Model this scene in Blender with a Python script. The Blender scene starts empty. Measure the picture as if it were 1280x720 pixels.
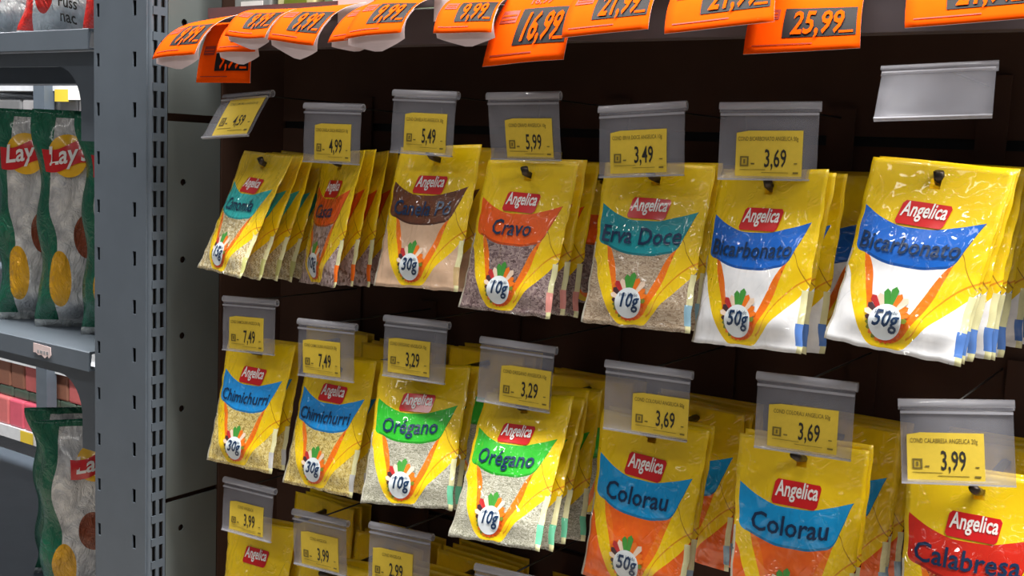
import bpy, bmesh, math, random
from mathutils import Matrix, Vector, noise

# ------------------------------------------------------------------ camera, light, exposure
scene = bpy.context.scene
COL = scene.collection
Z0 = 1.40                                   # eye height above the shop floor
cam_d = bpy.data.cameras.new('camera'); cam = bpy.data.objects.new('camera', cam_d); COL.objects.link(cam)
cam_d.sensor_width = 36.0; cam_d.lens = 1348.08 / 1280 * 36.0
cam_d.clip_start = 0.02; cam_d.clip_end = 60
cam.matrix_world = Matrix(((0.825934, -0.104783, 0.553944, 0.0),
                           (0.562048, 0.076365, -0.823572, -0.75),
                           (0.043994, 0.991559, 0.121965, Z0),
                           (0, 0, 0, 1)))
scene.camera = cam

world = bpy.data.worlds.new('shop_air'); scene.world = world; world.use_nodes = True
world.node_tree.nodes['Background'].inputs[0].default_value = (0.80, 0.86, 1.0, 1)
world.node_tree.nodes['Background'].inputs[1].default_value = 0.075

def area_light(name, loc, size_x, size_y, power, color, rot=(0, 0, 0)):
    l = bpy.data.lights.new(name, 'AREA'); l.shape = 'RECTANGLE'; l.size = size_x; l.size_y = size_y
    l.energy = power; l.color = color
    o = bpy.data.objects.new(name, l); o.location = loc; o.rotation_euler = rot; COL.objects.link(o)
    return o
# ceiling tubes running along the aisle, in front of the shelving
area_light('ceiling_tube_near', (0.2, -0.28, Z0 + 1.55), 5.0, 0.26, 150, (1.0, 0.97, 0.92))
area_light('ceiling_tube_mid', (0.6, -1.75, Z0 + 1.55), 5.0, 0.14, 14, (1.0, 0.97, 0.93))
area_light('ceiling_tube_far_aisle', (-2.4, 0.55, Z0 + 1.55), 3.0, 0.15, 65, (0.93, 0.97, 1.0))

vs = scene.view_settings
vs.view_transform = 'Standard'; vs.look = 'None'; vs.gamma = 1.0; vs.use_curve_mapping = False
vs.exposure = 0.53

random.seed(7)

# ------------------------------------------------------------------ helpers
def lin(c):
    out = []
    for x in c[:3]:
        x = x / 255.0
        out.append(x / 12.92 if x <= 0.04045 else ((x + 0.055) / 1.055) ** 2.4)
    return (out[0], out[1], out[2], 1.0)

class Nodes:
    def __init__(self, name):
        self.m = bpy.data.materials.new(name); self.m.use_nodes = True
        self.t = self.m.node_tree; self.t.nodes.clear()
        self.out = self.n('ShaderNodeOutputMaterial')
    def n(self, typ): return self.t.nodes.new(typ)
    def put(self, sock, val):
        if val is None: return
        if hasattr(val, 'is_output'): self.t.links.new(val, sock)
        else:
            try: sock.default_value = val
            except Exception: sock.default_value = val[:3]
    def math(self, op, a, b=None, clamp=False):
        n = self.n('ShaderNodeMath'); n.operation = op; n.use_clamp = clamp
        self.put(n.inputs[0], a); self.put(n.inputs[1], b); return n.outputs[0]
    def mix(self, fac, a, b):
        n = self.n('ShaderNodeMix'); n.data_type = 'RGBA'
        self.put(n.inputs[0], fac); self.put(n.inputs[6], a); self.put(n.inputs[7], b); return n.outputs[2]
    def curve(self, x, pts):
        n = self.n('ShaderNodeFloatCurve'); c = n.mapping.curves[0]
        while len(c.points) < len(pts): c.points.new(0.5, 0.5)
        for p, q in zip(c.points, pts): p.location = q; p.handle_type = 'AUTO_CLAMPED'
        n.mapping.update(); self.put(n.inputs['Value'], x); return n.outputs[0]
    def uv(self):
        tc = self.n('ShaderNodeTexCoord'); s = self.n('ShaderNodeSeparateXYZ')
        self.t.links.new(tc.outputs['UV'], s.inputs[0]); return tc.outputs['UV'], s.outputs[0], s.outputs[1]
    def obj_co(self):
        return self.n('ShaderNodeTexCoord').outputs['Object']
    def noise(self, co, scale, detail=2, rough=0.5, dist=0.0):
        n = self.n('ShaderNodeTexNoise'); self.put(n.inputs['Vector'], co)
        n.inputs['Scale'].default_value = scale; n.inputs['Detail'].default_value = detail
        n.inputs['Roughness'].default_value = rough; n.inputs['Distortion'].default_value = dist
        return n.outputs['Fac']
    def voronoi(self, co, scale, out='Color'):
        n = self.n('ShaderNodeTexVoronoi'); self.put(n.inputs['Vector'], co); n.inputs['Scale'].default_value = scale
        return n.outputs[out]
    def mapping(self, co, scale, rot=(0, 0, 0)):
        n = self.n('ShaderNodeMapping'); self.put(n.inputs['Vector'], co); n.inputs['Scale'].default_value = scale
        n.inputs['Rotation'].default_value = rot; return n.outputs[0]
    def ramp(self, fac, cols, interp='LINEAR'):
        n = self.n('ShaderNodeValToRGB'); self.put(n.inputs[0], fac); n.color_ramp.interpolation = interp
        e = n.color_ramp.elements
        while len(e) < len(cols): e.new(0.5)
        for el, (p, c) in zip(e, cols): el.position = p; el.color = c
        return n.outputs[0]
    def bump(self, h, strength, dist):
        n = self.n('ShaderNodeBump'); self.put(n.inputs['Height'], h)
        n.inputs['Strength'].default_value = strength; n.inputs['Distance'].default_value = dist; return n.outputs[0]
    def principled(self, color, rough, metal=0.0, coat=0.0, coat_rough=0.05, normal=None, coat_normal=None, spec=0.5, alpha=None):
        p = self.n('ShaderNodeBsdfPrincipled')
        self.put(p.inputs['Base Color'], color); self.put(p.inputs['Roughness'], rough); self.put(p.inputs['Metallic'], metal)
        p.inputs['Coat Weight'].default_value = coat; p.inputs['Coat Roughness'].default_value = coat_rough
        p.inputs['Specular IOR Level'].default_value = spec
        self.put(p.inputs['Normal'], normal); self.put(p.inputs['Coat Normal'], coat_normal)
        self.t.links.new(p.outputs[0], self.out.inputs[0]); return p

def plain(name, rgb, rough=0.5, metal=0.0, grain=0.06, scale=40.0, bump=0.0, spec=0.5, coat=0.0):
    k = Nodes(name); co = k.obj_co(); f = k.noise(co, scale, 3)
    c = lin(rgb); lo = tuple(x * (1 - grain) for x in c[:3]) + (1,); hi = tuple(min(1, x * (1 + grain)) for x in c[:3]) + (1,)
    k.principled(k.ramp(f, [(0.3, lo), (0.7, hi)]), rough, metal, coat, 0.1, k.bump(f, bump, 0.002) if bump else None, None, spec)
    return k.m

def link(o, parent=None):
    COL.objects.link(o)
    if parent is not None: o.parent = parent
    return o

def mesh_obj(name, verts, faces, mats, parent=None, smooth=False, uvs=None, midx=None):
    me = bpy.data.meshes.new(name); me.from_pydata([tuple(v) for v in verts], [], faces)
    if not isinstance(mats, (list, tuple)): mats = [mats]
    for m in mats: me.materials.append(m)
    if midx: me.polygons.foreach_set('material_index', midx)
    if uvs:
        uvl = me.uv_layers.new(name='UVMap')
        for lp in me.loops: uvl.data[lp.index].uv = uvs[lp.vertex_index]
    if smooth: me.polygons.foreach_set('use_smooth', [True] * len(me.polygons))
    me.update()
    return link(bpy.data.objects.new(name, me), parent)

def tag(o, label, cat, group=None):
    o['label'] = label; o['category'] = cat
    if group: o['group'] = group
    return o

def thing(name, label, cat, loc=(0, 0, 0), group=None, mat=None):
    o = bpy.data.objects.new(name, None); o.empty_display_size = 0.02; COL.objects.link(o)
    if mat is not None: o.matrix_world = mat
    else: o.location = loc
    return tag(o, label, cat, group)

class MB:
    """collects primitive shapes into one mesh"""
    def __init__(self): self.v = []; self.f = []
    def box(self, x0, x1, y0, y1, z0, z1):
        b = len(self.v)
        self.v += [(x, y, z) for z in (z0, z1) for y in (y0, y1) for x in (x0, x1)]
        self.f += [tuple(b + i for i in q) for q in ((0, 2, 3, 1), (4, 5, 7, 6), (0, 1, 5, 4), (2, 6, 7, 3), (0, 4, 6, 2), (1, 3, 7, 5))]
        return self
    def tube(self, pts, r, n=8, squash=1.0):
        b = len(self.v); pts = [Vector(p) for p in pts]
        for i, p in enumerate(pts):
            d = (pts[min(i + 1, len(pts) - 1)] - pts[max(i - 1, 0)]).normalized()
            a = d.cross(Vector((0, 0, 1)))
            if a.length < 1e-4: a = Vector((1, 0, 0))
            a.normalize(); c = a.cross(d).normalized()
            for k in range(n):
                t = 2 * math.pi * k / n
                self.v.append(p + a * math.cos(t) * r + c * math.sin(t) * r * squash)
        for i in range(len(pts) - 1):
            for k in range(n):
                self.f.append((b + i * n + k, b + i * n + (k + 1) % n, b + (i + 1) * n + (k + 1) % n, b + (i + 1) * n + k))
        self.f.append(tuple(b + k for k in range(n))[::-1]); self.f.append(tuple(b + (len(pts) - 1) * n + k for k in range(n)))
        return self
    def prism(self, poly, axis, a0, a1):
        """poly: list of 2D points; extruded along axis 'x','y' or 'z'"""
        b = len(self.v); n = len(poly)
        for a in (a0, a1):
            for p, q in poly:
                self.v.append({'x': (a, p, q), 'y': (p, a, q), 'z': (p, q, a)}[axis])
        self.f.append(tuple(b + i for i in range(n))); self.f.append(tuple(b + n + i for i in range(n))[::-1])
        for i in range(n): self.f.append((b + i, b + n + i, b + n + (i + 1) % n, b + (i + 1) % n))
        return self
    def build(self, name, mat, parent=None, smooth=False, bevel=0.0):
        o = mesh_obj(name, self.v, self.f, mat, parent, smooth)
        bm = bmesh.new(); bm.from_mesh(o.data); bmesh.ops.recalc_face_normals(bm, faces=bm.faces)
        if bevel: bmesh.ops.bevel(bm, geom=list(bm.edges), offset=bevel, segments=2, affect='EDGES', profile=0.5)
        bm.to_mesh(o.data); bm.free()
        return o

_txt = {}
def text_shape(s, bold=0.0, shear=0.0, cuts=0):
    """2D outline mesh of a word, height-normalised to size 1, centred in x, baseline at 0"""
    key = (s, bold, shear, cuts)
    if key in _txt: return _txt[key]
    cu = bpy.data.curves.new('lettering', 'FONT'); cu.body = s; cu.size = 1.0; cu.align_x = 'CENTER'
    cu.offset = bold; cu.shear = shear; cu.resolution_u = 2; cu.fill_mode = 'FRONT'
    o = bpy.data.objects.new('lettering', cu); COL.objects.link(o)
    dg = bpy.context.evaluated_depsgraph_get(); dg.update()
    me = bpy.data.meshes.new_from_object(o.evaluated_get(dg))
    if cuts:                                # extra rows of vertices so the word can follow a curved sheet
        bm = bmesh.new(); bm.from_mesh(me)
        for c in range(-3, 14):
            bmesh.ops.bisect_plane(bm, geom=list(bm.verts) + list(bm.edges) + list(bm.faces), plane_co=(0, c * .07, 0), plane_no=(0, 1, 0))
        bm.to_mesh(me); bm.free()
    r = ([(v.co.x, v.co.y) for v in me.vertices], [tuple(p.vertices) for p in me.polygons])
    bpy.data.objects.remove(o); bpy.data.curves.remove(cu); bpy.data.meshes.remove(me)
    _txt[key] = r
    return r

# prepare all lettering while the scene is still nearly empty
PRICES = ['4,59', '4,99', '5,49', '5,99', '3,49', '3,69', '7,49', '3,29', '3,99', '2,99', '9,99', '16,99', '21,99', '25,99', '18,99']
NAMES = ['Camomila', 'Casca', 'Canela P\u00f3', 'Cravo', 'Erva Doce', 'Bicarbonato', 'Chimichurri', 'Or\u00e9gano', 'Colorau', 'Calabresa']
for s in PRICES: text_shape(s, 0.012); text_shape(s, 0.02, 0.18, 1)
for s in NAMES: text_shape(s, 0.014, 0.06)
for s in ('15g', '10g', '30g', '50g', '20g'): text_shape(s, 0.018, 0.2, 1)

# ------------------------------------------------------------------ materials
M = {}
M['steel'] = plain('grey_painted_steel', (90, 99, 109), 0.42, 0.0, 0.05, 30, 0.02)
M['steel_warm'] = plain('grey_green_painted_panel', (98, 104, 103), 0.5, 0.0, 0.05, 18, 0.02)
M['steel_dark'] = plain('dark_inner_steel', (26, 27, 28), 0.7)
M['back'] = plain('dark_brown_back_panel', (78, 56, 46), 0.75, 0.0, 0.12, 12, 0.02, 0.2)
M['lip'] = plain('mauve_grey_shelf_lip', (84, 74, 78), 0.5, 0.0, 0.06, 20)
M['prong'] = plain('dark_metal_prong', (70, 62, 56), 0.35, 0.7, 0.1, 200)
M['wire'] = plain('steel_wire', (48, 46, 44), 0.45, 0.6, 0.1, 200)
M['label'] = plain('yellow_label_paper', (224, 193, 58), 0.65, 0.0, 0.03, 300)
M['ink'] = plain('black_print', (38, 34, 26), 0.6)
M['ink_soft'] = plain('grey_print', (116, 100, 34), 0.6)
M['orange'] = plain('fluorescent_orange_paper', (248, 84, 0), 0.9, 0.0, 0.03, 120, spec=.05)
M['paper'] = plain('white_paper_back', (226, 205, 205), 0.7)
M['tag_black'] = plain('black_tag_print', (24, 20, 23), 0.6, spec=.2)
M['tag_dark_print'] = plain('dark_tag_print', (150, 40, 10), 0.6)
M['logo_red'] = plain('red_print', (214, 26, 26), 0.3, coat=0.8)
M['white_ink'] = plain('white_print', (245, 240, 236), 0.35, coat=0.5)
M['navy_ink'] = plain('navy_print', (18, 48, 84), 0.35, coat=0.5)
M['badge'] = plain('pale_badge_print', (226, 234, 238), 0.3, coat=0.8)
for n_, c_ in (('veg_green', (70, 150, 60)), ('veg_orange', (238, 120, 30)), ('veg_red', (190, 50, 50)), ('veg_dark', (72, 46, 50)),
               ('veg_leaf', (120, 130, 40)), ('veg_pale', (240, 214, 190)), ('veg_deep', (225, 84, 24))):
    M[n_] = plain(n_ + '_print', c_, 0.3, coat=0.8)
M['lay_yellow'] = plain('yellow_logo_print', (250, 190, 20), 0.3, coat=0.6)
M['floor'] = plain('beige_floor_tile', (170, 160, 148), 0.35, 0.0, 0.05, 6)
M['white_shelf'] = plain('white_shelf_paint', (214, 216, 220), 0.45)
M['mid_grey'] = plain('mid_grey_paint', (150, 152, 156), 0.5)

def clear_plastic():
    k = Nodes('milky_clear_plastic'); co = k.obj_co(); f = k.noise(co, 60, 3)
    p = k.n('ShaderNodeBsdfPrincipled'); p.inputs['Base Color'].default_value = lin((176, 176, 184)); p.inputs['Roughness'].default_value = 0.22
    k.put(p.inputs['Normal'], k.bump(f, 0.08, 0.002))
    t = k.n('ShaderNodeBsdfTransparent'); t.inputs[0].default_value = (0.93, 0.93, 0.95, 1)
    mx = k.n('ShaderNodeMixShader'); k.put(mx.inputs[0], k.ramp(f, [(0.3, (0.25, 0.25, 0.25, 1)), (0.7, (0.31, 0.31, 0.31, 1))]))
    k.t.links.new(t.outputs[0], mx.inputs[1]); k.t.links.new(p.outputs[0], mx.inputs[2]); k.t.links.new(mx.outputs[0], k.out.inputs[0])
    return k.m
M['clear'] = clear_plastic()
def clear_tube():
    k = Nodes('clear_plastic_roll'); co = k.obj_co(); f = k.noise(co, 80, 2)
    p = k.n('ShaderNodeBsdfPrincipled'); p.inputs['Base Color'].default_value = lin((190, 190, 198)); p.inputs['Roughness'].default_value = 0.15
    k.put(p.inputs['Normal'], k.bump(f, 0.1, 0.002))
    t = k.n('ShaderNodeBsdfTransparent')
    mx = k.n('ShaderNodeMixShader'); mx.inputs[0].default_value = 0.45
    k.t.links.new(t.outputs[0], mx.inputs[1]); k.t.links.new(p.outputs[0], mx.inputs[2]); k.t.links.new(mx.outputs[0], k.out.inputs[0])
    return k.m
M['clear_roll'] = clear_tube()

YEL = (246, 206, 8)
def pack_material(name, band, contents, flake, flake_scale, stripe):
    """flat print of a spice pouch, laid out in the pouch's own UV space (u left-right, v top-bottom)"""
    k = Nodes(name); uvv, u, v0 = k.uv(); v = k.math('SUBTRACT', 1.0, v0)
    gt = lambda a, b: k.math('GREATER_THAN', a, b)
    lt = lambda a, b: k.math('LESS_THAN', a, b)
    both = lambda a, b: k.math('MULTIPLY', a, b)
    top = k.curve(u, [(0, .24), (.05, .265), (.2, .325), (.4, .36), (.55, .36), (.75, .33), (.92, .29), (1, .27)])
    bot = k.curve(u, [(0, .2), (.028, .22), (.04, .48), (.15, .525), (.35, .57), (.55, .575), (.7, .56), (.8, .53), (.86, .43), (.93, .285), (1, .2)])
    inn = k.curve(u, [(0, .2), (.028, .22), (.04, .48), (.16, .52), (.235, .60), (.29, .73), (.335, .86), (.39, .925), (.5, .925), (.575, .85), (.66, .72), (.73, .6), (.775, .545), (.82, .5), (.86, .43), (.93, .285), (1, .2)])
    mid = k.curve(u, [(0, .2), (.028, .22), (.04, .48), (.12, .5), (.17, .60), (.24, .73), (.31, .87), (.37, .945), (.45, .96), (.54, .945), (.64, .85), (.73, .72), (.77, .62), (.82, .5), (.86, .43), (.93, .285), (1, .2)])
    outr = k.curve(u, [(0, .58), (.04, .61), (.1, .72), (.2, .86), (.3, .96), (.38, .985), (.55, .985), (.66, .92), (.74, .85), (.84, .78), (.93, .71), (1, .64)])
    # contents seen through the clear film
    cm = k.mapping(uvv, (1.0, 1.4, 1.0))
    if flake == 'powder':
        cells = k.noise(cm, 14, 3)
        cont = k.ramp(cells, [(0.25, lin(contents[0])), (0.75, lin(contents[1]))])
    else:
        st = k.mapping(cm, (1.0, 2.6 if flake == 'seed' else 1.5, 1.0), (0, 0, 0.7))
        dn = k.n('ShaderNodeVectorMath'); dn.operation = 'ADD'
        nn = k.n('ShaderNodeTexNoise'); k.put(nn.inputs['Vector'], cm); nn.inputs['Scale'].default_value = 9
        sc = k.n('ShaderNodeVectorMath'); sc.operation = 'SCALE'; k.put(sc.inputs[0], nn.outputs['Color']); sc.inputs['Scale'].default_value = 0.25
        k.put(dn.inputs[0], st); k.put(dn.inputs[1], sc.outputs[0])
        cc = k.voronoi(dn.outputs[0], flake_scale * 1.7)
        sp = k.n('ShaderNodeSeparateColor'); k.put(sp.inputs[0], cc); cells = sp.outputs[0]
        n_ = len(contents)
        cont = k.ramp(cells, [(0.08 + 0.84 * i / (n_ - 1), lin(c)) for i, c in enumerate(contents)])
    yellow = lin(YEL)
    shade = k.noise(cm, 5, 2)
    ycol = k.mix(shade, lin((250, 214, 14)), lin((240, 196, 6)))
    col = cont
    in_u = both(gt(v, inn), lt(v, outr))
    col = k.mix(in_u, col, ycol)
    col = k.mix(both(gt(v, inn), lt(v, mid)), col, k.mix(k.noise(k.mapping(uvv, (6, 22, 1), (0, 0, .5)), 3, 2), lin((250, 140, 18)), lin((238, 96, 16))))
    ln = k.curve(u, [(0, .40), (.3, .98), (.62, .92), (.72, .79), (.82, .70), (.92, .63), (1, .59)])
    dl = k.math('ABSOLUTE', k.math('SUBTRACT', v, ln))
    col = k.mix(k.math('MULTIPLY', both(lt(dl, .006), both(gt(u, .6), in_u)), 0.75), col, lin((214, 120, 8)))
    ln2 = k.curve(u, [(0, .3), (.84, .46), (.90, .54), (.97, .61), (1, .63)])
    dl2 = k.math('ABSOLUTE', k.math('SUBTRACT', v, ln2))
    col = k.mix(k.math('MULTIPLY', both(lt(dl2, .005), both(gt(u, .84), in_u)), 0.8), col, lin((150, 100, 8)))
    # header and the coloured name band
    col = k.mix(lt(v, top), col, ycol)
    edge = k.math('SUBTRACT', bot, v)
    bandm = both(gt(v, top), lt(v, bot))
    b = lin(band); bd = tuple(x * .55 for x in b[:3]) + (1,)
    col = k.mix(bandm, col, k.mix(both(lt(edge, .014), gt(u, .1)), b, bd))
    # clear film margin and the printed edge strip near the foot
    col = k.mix(both(lt(u, .018), gt(v, .5)), col, lin((206, 202, 186)))
    es = both(gt(u, .955), gt(v, .66))
    col = k.mix(es, col, lin((226, 222, 170)))
    col = k.mix(both(gt(u, .945), both(gt(v, .84), lt(v, .96))), col, lin(stripe))
    wr = k.noise(k.mapping(uvv, (2.4, 3.6, 1), (0, 0, .6)), 1.5, 1, .4, 1.2)
    rg = k.math('ABSOLUTE', k.math('SUBTRACT', k.noise(k.mapping(uvv, (4.0, 3.0, 1), (0, 0, -.5)), 1.3, 1, .4, 1.0), 0.5))
    hgt = k.math('ADD', k.math('MULTIPLY', wr, 0.7), k.math('MULTIPLY', rg, -2.2))
    gate = k.math('MULTIPLY', hgt, k.curve(v, [(0, .25), (.15, .35), (.3, 1), (1, 1)]))
    bmp = k.bump(gate, 0.8, 0.006)
    # narrow creases in the film
    cr = k.math('ABSOLUTE', k.math('SUBTRACT', k.noise(k.mapping(uvv, (2.2, 2.8, 1), (0, 0, 1.1)), 1.9, 2, .45, 1.6), 0.5))
    mr = k.n('ShaderNodeMapRange'); mr.interpolation_type = 'SMOOTHSTEP'; k.put(mr.inputs[0], cr)
    mr.inputs[1].default_value = 0.0; mr.inputs[2].default_value = 0.05; mr.inputs[3].default_value = 1.0; mr.inputs[4].default_value = 0.0
    msk = k.math('GREATER_THAN', k.noise(uvv, 3.1, 1), 0.46)
    crease = k.math('MULTIPLY', k.math('MULTIPLY', mr.outputs[0], k.curve(v, [(0, .1), (.2, .3), (.32, 1), (1, 1)])), msk)
    b2 = k.n('ShaderNodeBump'); k.put(b2.inputs['Height'], crease); b2.inputs['Strength'].default_value = 1.0; b2.inputs['Distance'].default_value = 0.006
    k.put(b2.inputs['Normal'], bmp); bmp = b2.outputs[0]
    k.principled(col, 0.38, 0, 1.0, 0.045, k.bump(cells, 0.15, 0.001) if flake != 'powder' else None, bmp, 0.35)
    return k.m

KINDS = {
 'camomila': ('Camomila', '15g', (50, 186, 184), [(140, 122, 84), (186, 164, 112), (206, 192, 150), (224, 216, 188)], 'flake', 34, (190, 190, 120)),
 'casca': ('Casca', '10g', (240, 92, 16), [(150, 128, 130), (186, 160, 156), (206, 186, 186), (120, 92, 84)], 'flake', 12, (238, 110, 20)),
 'canela': ('Canela P\u00f3', '30g', (104, 58, 34), [(208, 172, 142), (220, 186, 156)], 'powder', 0, (200, 170, 120)),
 'cravo': ('Cravo', '10g', (246, 96, 14), [(92, 72, 72), (130, 108, 108), (146, 126, 126), (168, 148, 142)], 'flake', 26, (226, 150, 140)),
 'erva': ('Erva Doce', '10g', (16, 150, 160), [(140, 118, 96), (170, 148, 124), (184, 164, 138), (198, 182, 160)], 'seed', 30, (140, 180, 200)),
 'bicarb': ('Bicarbonato', '50g', (20, 106, 210), [(238, 240, 244), (250, 250, 252)], 'powder', 0, (86, 128, 200)),
 'chimi': ('Chimichurri', '30g', (34, 152, 232), [(160, 136, 70), (204, 178, 96), (216, 194, 116), (230, 214, 150)], 'flake', 30, (190, 190, 190)),
 'oregano': ('Or\u00e9gano', '10g', (46, 182, 44), [(124, 124, 106), (158, 156, 138), (176, 174, 156), (200, 198, 184)], 'seed', 40, (110, 200, 160)),
 'colorau': ('Colorau', '50g', (8, 158, 226), [(234, 92, 16), (242, 108, 24)], 'powder', 0, (150, 180, 200)),
 'calabresa': ('Calabresa', '20g', (214, 40, 18), [(120, 34, 20), (190, 60, 30), (216, 150, 90), (160, 40, 24)], 'flake', 36, (200, 120, 80)),
 'plainy': ('Louro', '', (242, 202, 10), [(150, 150, 60), (190, 180, 90)], 'powder', 0, (200, 190, 120)),
}
PM = {k: pack_material('pouch_print_' + k, v[2], v[3], v[4], v[5], v[6]) for k, v in KINDS.items()}

def chip_material(name, edge, face, patch, spot, ew=1.0):
    k = Nodes(name); uvv, u, v0 = k.uv(); v = k.math('SUBTRACT', 1.0, v0)
    lt = lambda a, b: k.math('LESS_THAN', a, b)
    gt = lambda a, b: k.math('GREATER_THAN', a, b)
    w = k.curve(v, [(0, .20), (.15, .16), (.4, .10), (.6, .18), (.8, .14), (1, .2)])
    w = k.math('MULTIPLY', w, ew)
    sil = k.ramp(k.noise(k.mapping(uvv, (2, 4, 1), (0, 0, .4)), 2.5, 3), [(0.3, lin(face[0])), (0.7, lin(face[1]))])
    def ell(cx, cy, rx, ry):
        a = k.math('DIVIDE', k.math('SUBTRACT', u, cx), rx); b = k.math('DIVIDE', k.math('SUBTRACT', v, cy), ry)
        return lt(k.math('ADD', k.math('MULTIPLY', a, a), k.math('MULTIPLY', b, b)), 1.0)
    col = k.mix(ell(.44, .56, .12, .10), sil, lin(spot))
    es = k.math('MAXIMUM', lt(u, w), gt(u, k.math('SUBTRACT', 1.0, w)))
    col = k.mix(es, col, lin(edge))
    col = k.mix(ell(.20, .76, .10, .13), col, lin(patch))
    col = k.mix(lt(v, .035), col, lin(edge))
    col = k.mix(gt(v, .965), col, lin((206, 210, 208)))
    n1 = k.noise(k.mapping(uvv, (5, 5, 1), (0, 0, .7)), 2.0, 4, .6, 1.5)
    k.principled(col, 0.28, k.math('MULTIPLY', k.math('SUBTRACT', 1.0, es), 0.12), 0.5, 0.1, k.bump(n1, 0.8, 0.012), None, 0.5)
    return k.m
M['chip_green'] = chip_material('green_and_silver_chip_bag_print', (10, 104, 74), ((176, 176, 178), (250, 248, 244)), (240, 176, 12), (138, 62, 24))
M['chip_red'] = chip_material('red_and_silver_snack_bag_print', (206, 42, 34), ((186, 194, 198), (232, 236, 236)), (206, 42, 34), (210, 214, 214), .65)

# ------------------------------------------------------------------ setting: floor
o = MB().box(-7, 5, -5, 4, -0.05, 0).build('floor', M['floor']); o['kind'] = 'structure'

# ------------------------------------------------------------------ shelving frame (upright, side panels, back panels)
XR = -0.917; XL = -1.0066; YF = -0.05; YB = 0.13
def slotted(a_breaks, z_range, holes):
    """rect grid on (a, z) with rectangular holes; returns verts (a, z) and faces"""
    As = sorted(set(a_breaks + [h[0] for h in holes] + [h[1] for h in holes]))
    Zs = sorted(set(list(z_range) + [h[2] for h in holes] + [h[3] for h in holes]))
    verts = [(a, z) for z in Zs for a in As]; faces = []; n = len(As)
    for j in range(len(Zs) - 1):
        for i in range(n - 1):
            ca = (As[i] + As[i + 1]) / 2; cz = (Zs[j] + Zs[j + 1]) / 2
            if any(h[0] < ca < h[1] and h[2] < cz < h[3] for h in holes): continue
            faces.append((j * n + i, j * n + i + 1, (j + 1) * n + i + 1, (j + 1) * n + i))
    return verts, faces
def solid(o, t, off=-1.0):
    m = o.modifiers.new('thickness', 'SOLIDIFY'); m.thickness = t; m.offset = off; return o

frame = thing('shelving_upright', 'grey slotted steel upright with perforated side panel beside the hanging spice packets', 'shelving', (XR, YF, 0))
FZ = Vector((-XR, -YF, 0))
ZLO, ZHI = Z0 - 1.38, Z0 + 0.62
def fr(o): o.location = FZ; return o
holes = []
for i in range(-8, 12):
    z = Z0 + 0.1299 - 0.0505 * i
    holes += [(-0.9425, -0.9370, z - .0075, z + .0075), (-1.0022, -0.9972, z - .0068, z + .0068)]
vv, ff = slotted([XL, XR - .004], (ZLO, ZHI), holes)
o = mesh_obj('front_plate', [(a, YF, z) for a, z in vv], ff, M['steel'], frame); solid(o, .0016, 1.0); fr(o)
holes = []
for i in range(-28, 22):
    z = Z0 + 0.015 + 0.025 * i
    holes += [(-0.0475, -0.0425, z - .0084, z + .0084), (-0.0385, -0.0335, z - .0084, z + .0084)]
vv, ff = slotted([YF + .004, -0.0305], (ZLO, ZHI), holes)
o = mesh_obj('side_strip', [(XR, a, z) for a, z in vv], ff, M['steel'], frame); solid(o, .0016, 1.0); fr(o)
# rounded edge between the two faces, far side plate, dark inside
arc = [(XR - .004 + .004 * math.sin(t), YF + .004 - .004 * math.cos(t)) for t in [math.pi / 2 * i / 6 for i in range(7)]]
mv = [(x, y, z) for z in (ZLO, ZHI) for x, y in arc]
fr(mesh_obj('folded_edge', mv, [(i, i + 1, i + 8, i + 7) for i in range(6)], M['steel'], frame, True))
fr(MB().box(XL, XL + .0016, YF + .0002, -0.0305, ZLO, ZHI).build('left_flange', M['steel'], frame))
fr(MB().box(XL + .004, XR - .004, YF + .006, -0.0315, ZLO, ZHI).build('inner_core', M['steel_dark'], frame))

def round_plate(name, y0, y1, z0, z1, hole_list, r, mat, parent):
    verts = []; faces = []
    def quad(a, b, c, d):
        i = len(verts); verts.extend([(XR, p[0], p[1]) for p in (a, b, c, d)]); faces.append((i, i + 1, i + 2, i + 3))
    yc = hole_list[0][0] if hole_list else (y0 + y1) / 2; h = .012
    if not hole_list: quad((y0, z0), (y1, z0), (y1, z1), (y0, z1))
    else:
        quad((y0, z0), (yc - h, z0), (yc - h, z1), (y0, z1)); quad((yc + h, z0), (y1, z0), (y1, z1), (yc + h, z1))
        zp = z0
        for (_, zc) in sorted(hole_list, key=lambda q: q[1]):
            quad((yc - h, zp), (yc + h, zp), (yc + h, zc - h), (yc - h, zc - h)); zp = zc + h
            n = 24; ci = []; sq = []
            for k in range(n):
                t = 2 * math.pi * k / n; c, s = math.cos(t), math.sin(t); m = max(abs(c), abs(s))
                ci.append((yc + r * c, zc + r * s)); sq.append((yc + h * c / m, zc + h * s / m))
            for k in range(n): quad(ci[k], sq[k], sq[(k + 1) % n], ci[(k + 1) % n])
        quad((yc - h, zp), (yc + h, zp), (yc + h, z1), (yc - h, z1))
    o = mesh_obj(name, verts, faces, mat, parent)
    bm = bmesh.new(); bm.from_mesh(o.data); bmesh.ops.remove_doubles(bm, verts=bm.verts, dist=1e-6); bmesh.ops.recalc_face_normals(bm, faces=bm.faces)
    for f in bm.faces:
        if f.normal.x < 0: f.normal_flip()
    bm.to_mesh(o.data); bm.free()
    solid(o, .0014); return o
hz = [.120, -.043, -.124, -.205, -.284, -.416, -.497, -.578]
for z0, z1 in ((Z0 + .0275, Z0 + .427), (Z0 - .379, Z0 + .0195), (Z0 - .786, Z0 - .384), (Z0 - 1.19, Z0 - .790)):
    fr(round_plate('side_panel', -.0285, .040, z0, z1, [(-.0085, Z0 + z) for z in hz if z0 < Z0 + z < z1], .0036, M['steel_warm'], frame))
fr(MB().box(XR - .012, XR - .006, -.0290, YB, ZLO, ZHI).build('shade_backing', M['back'], frame))  # dark sheet standing in for the shade deeper along the side panel

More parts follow.
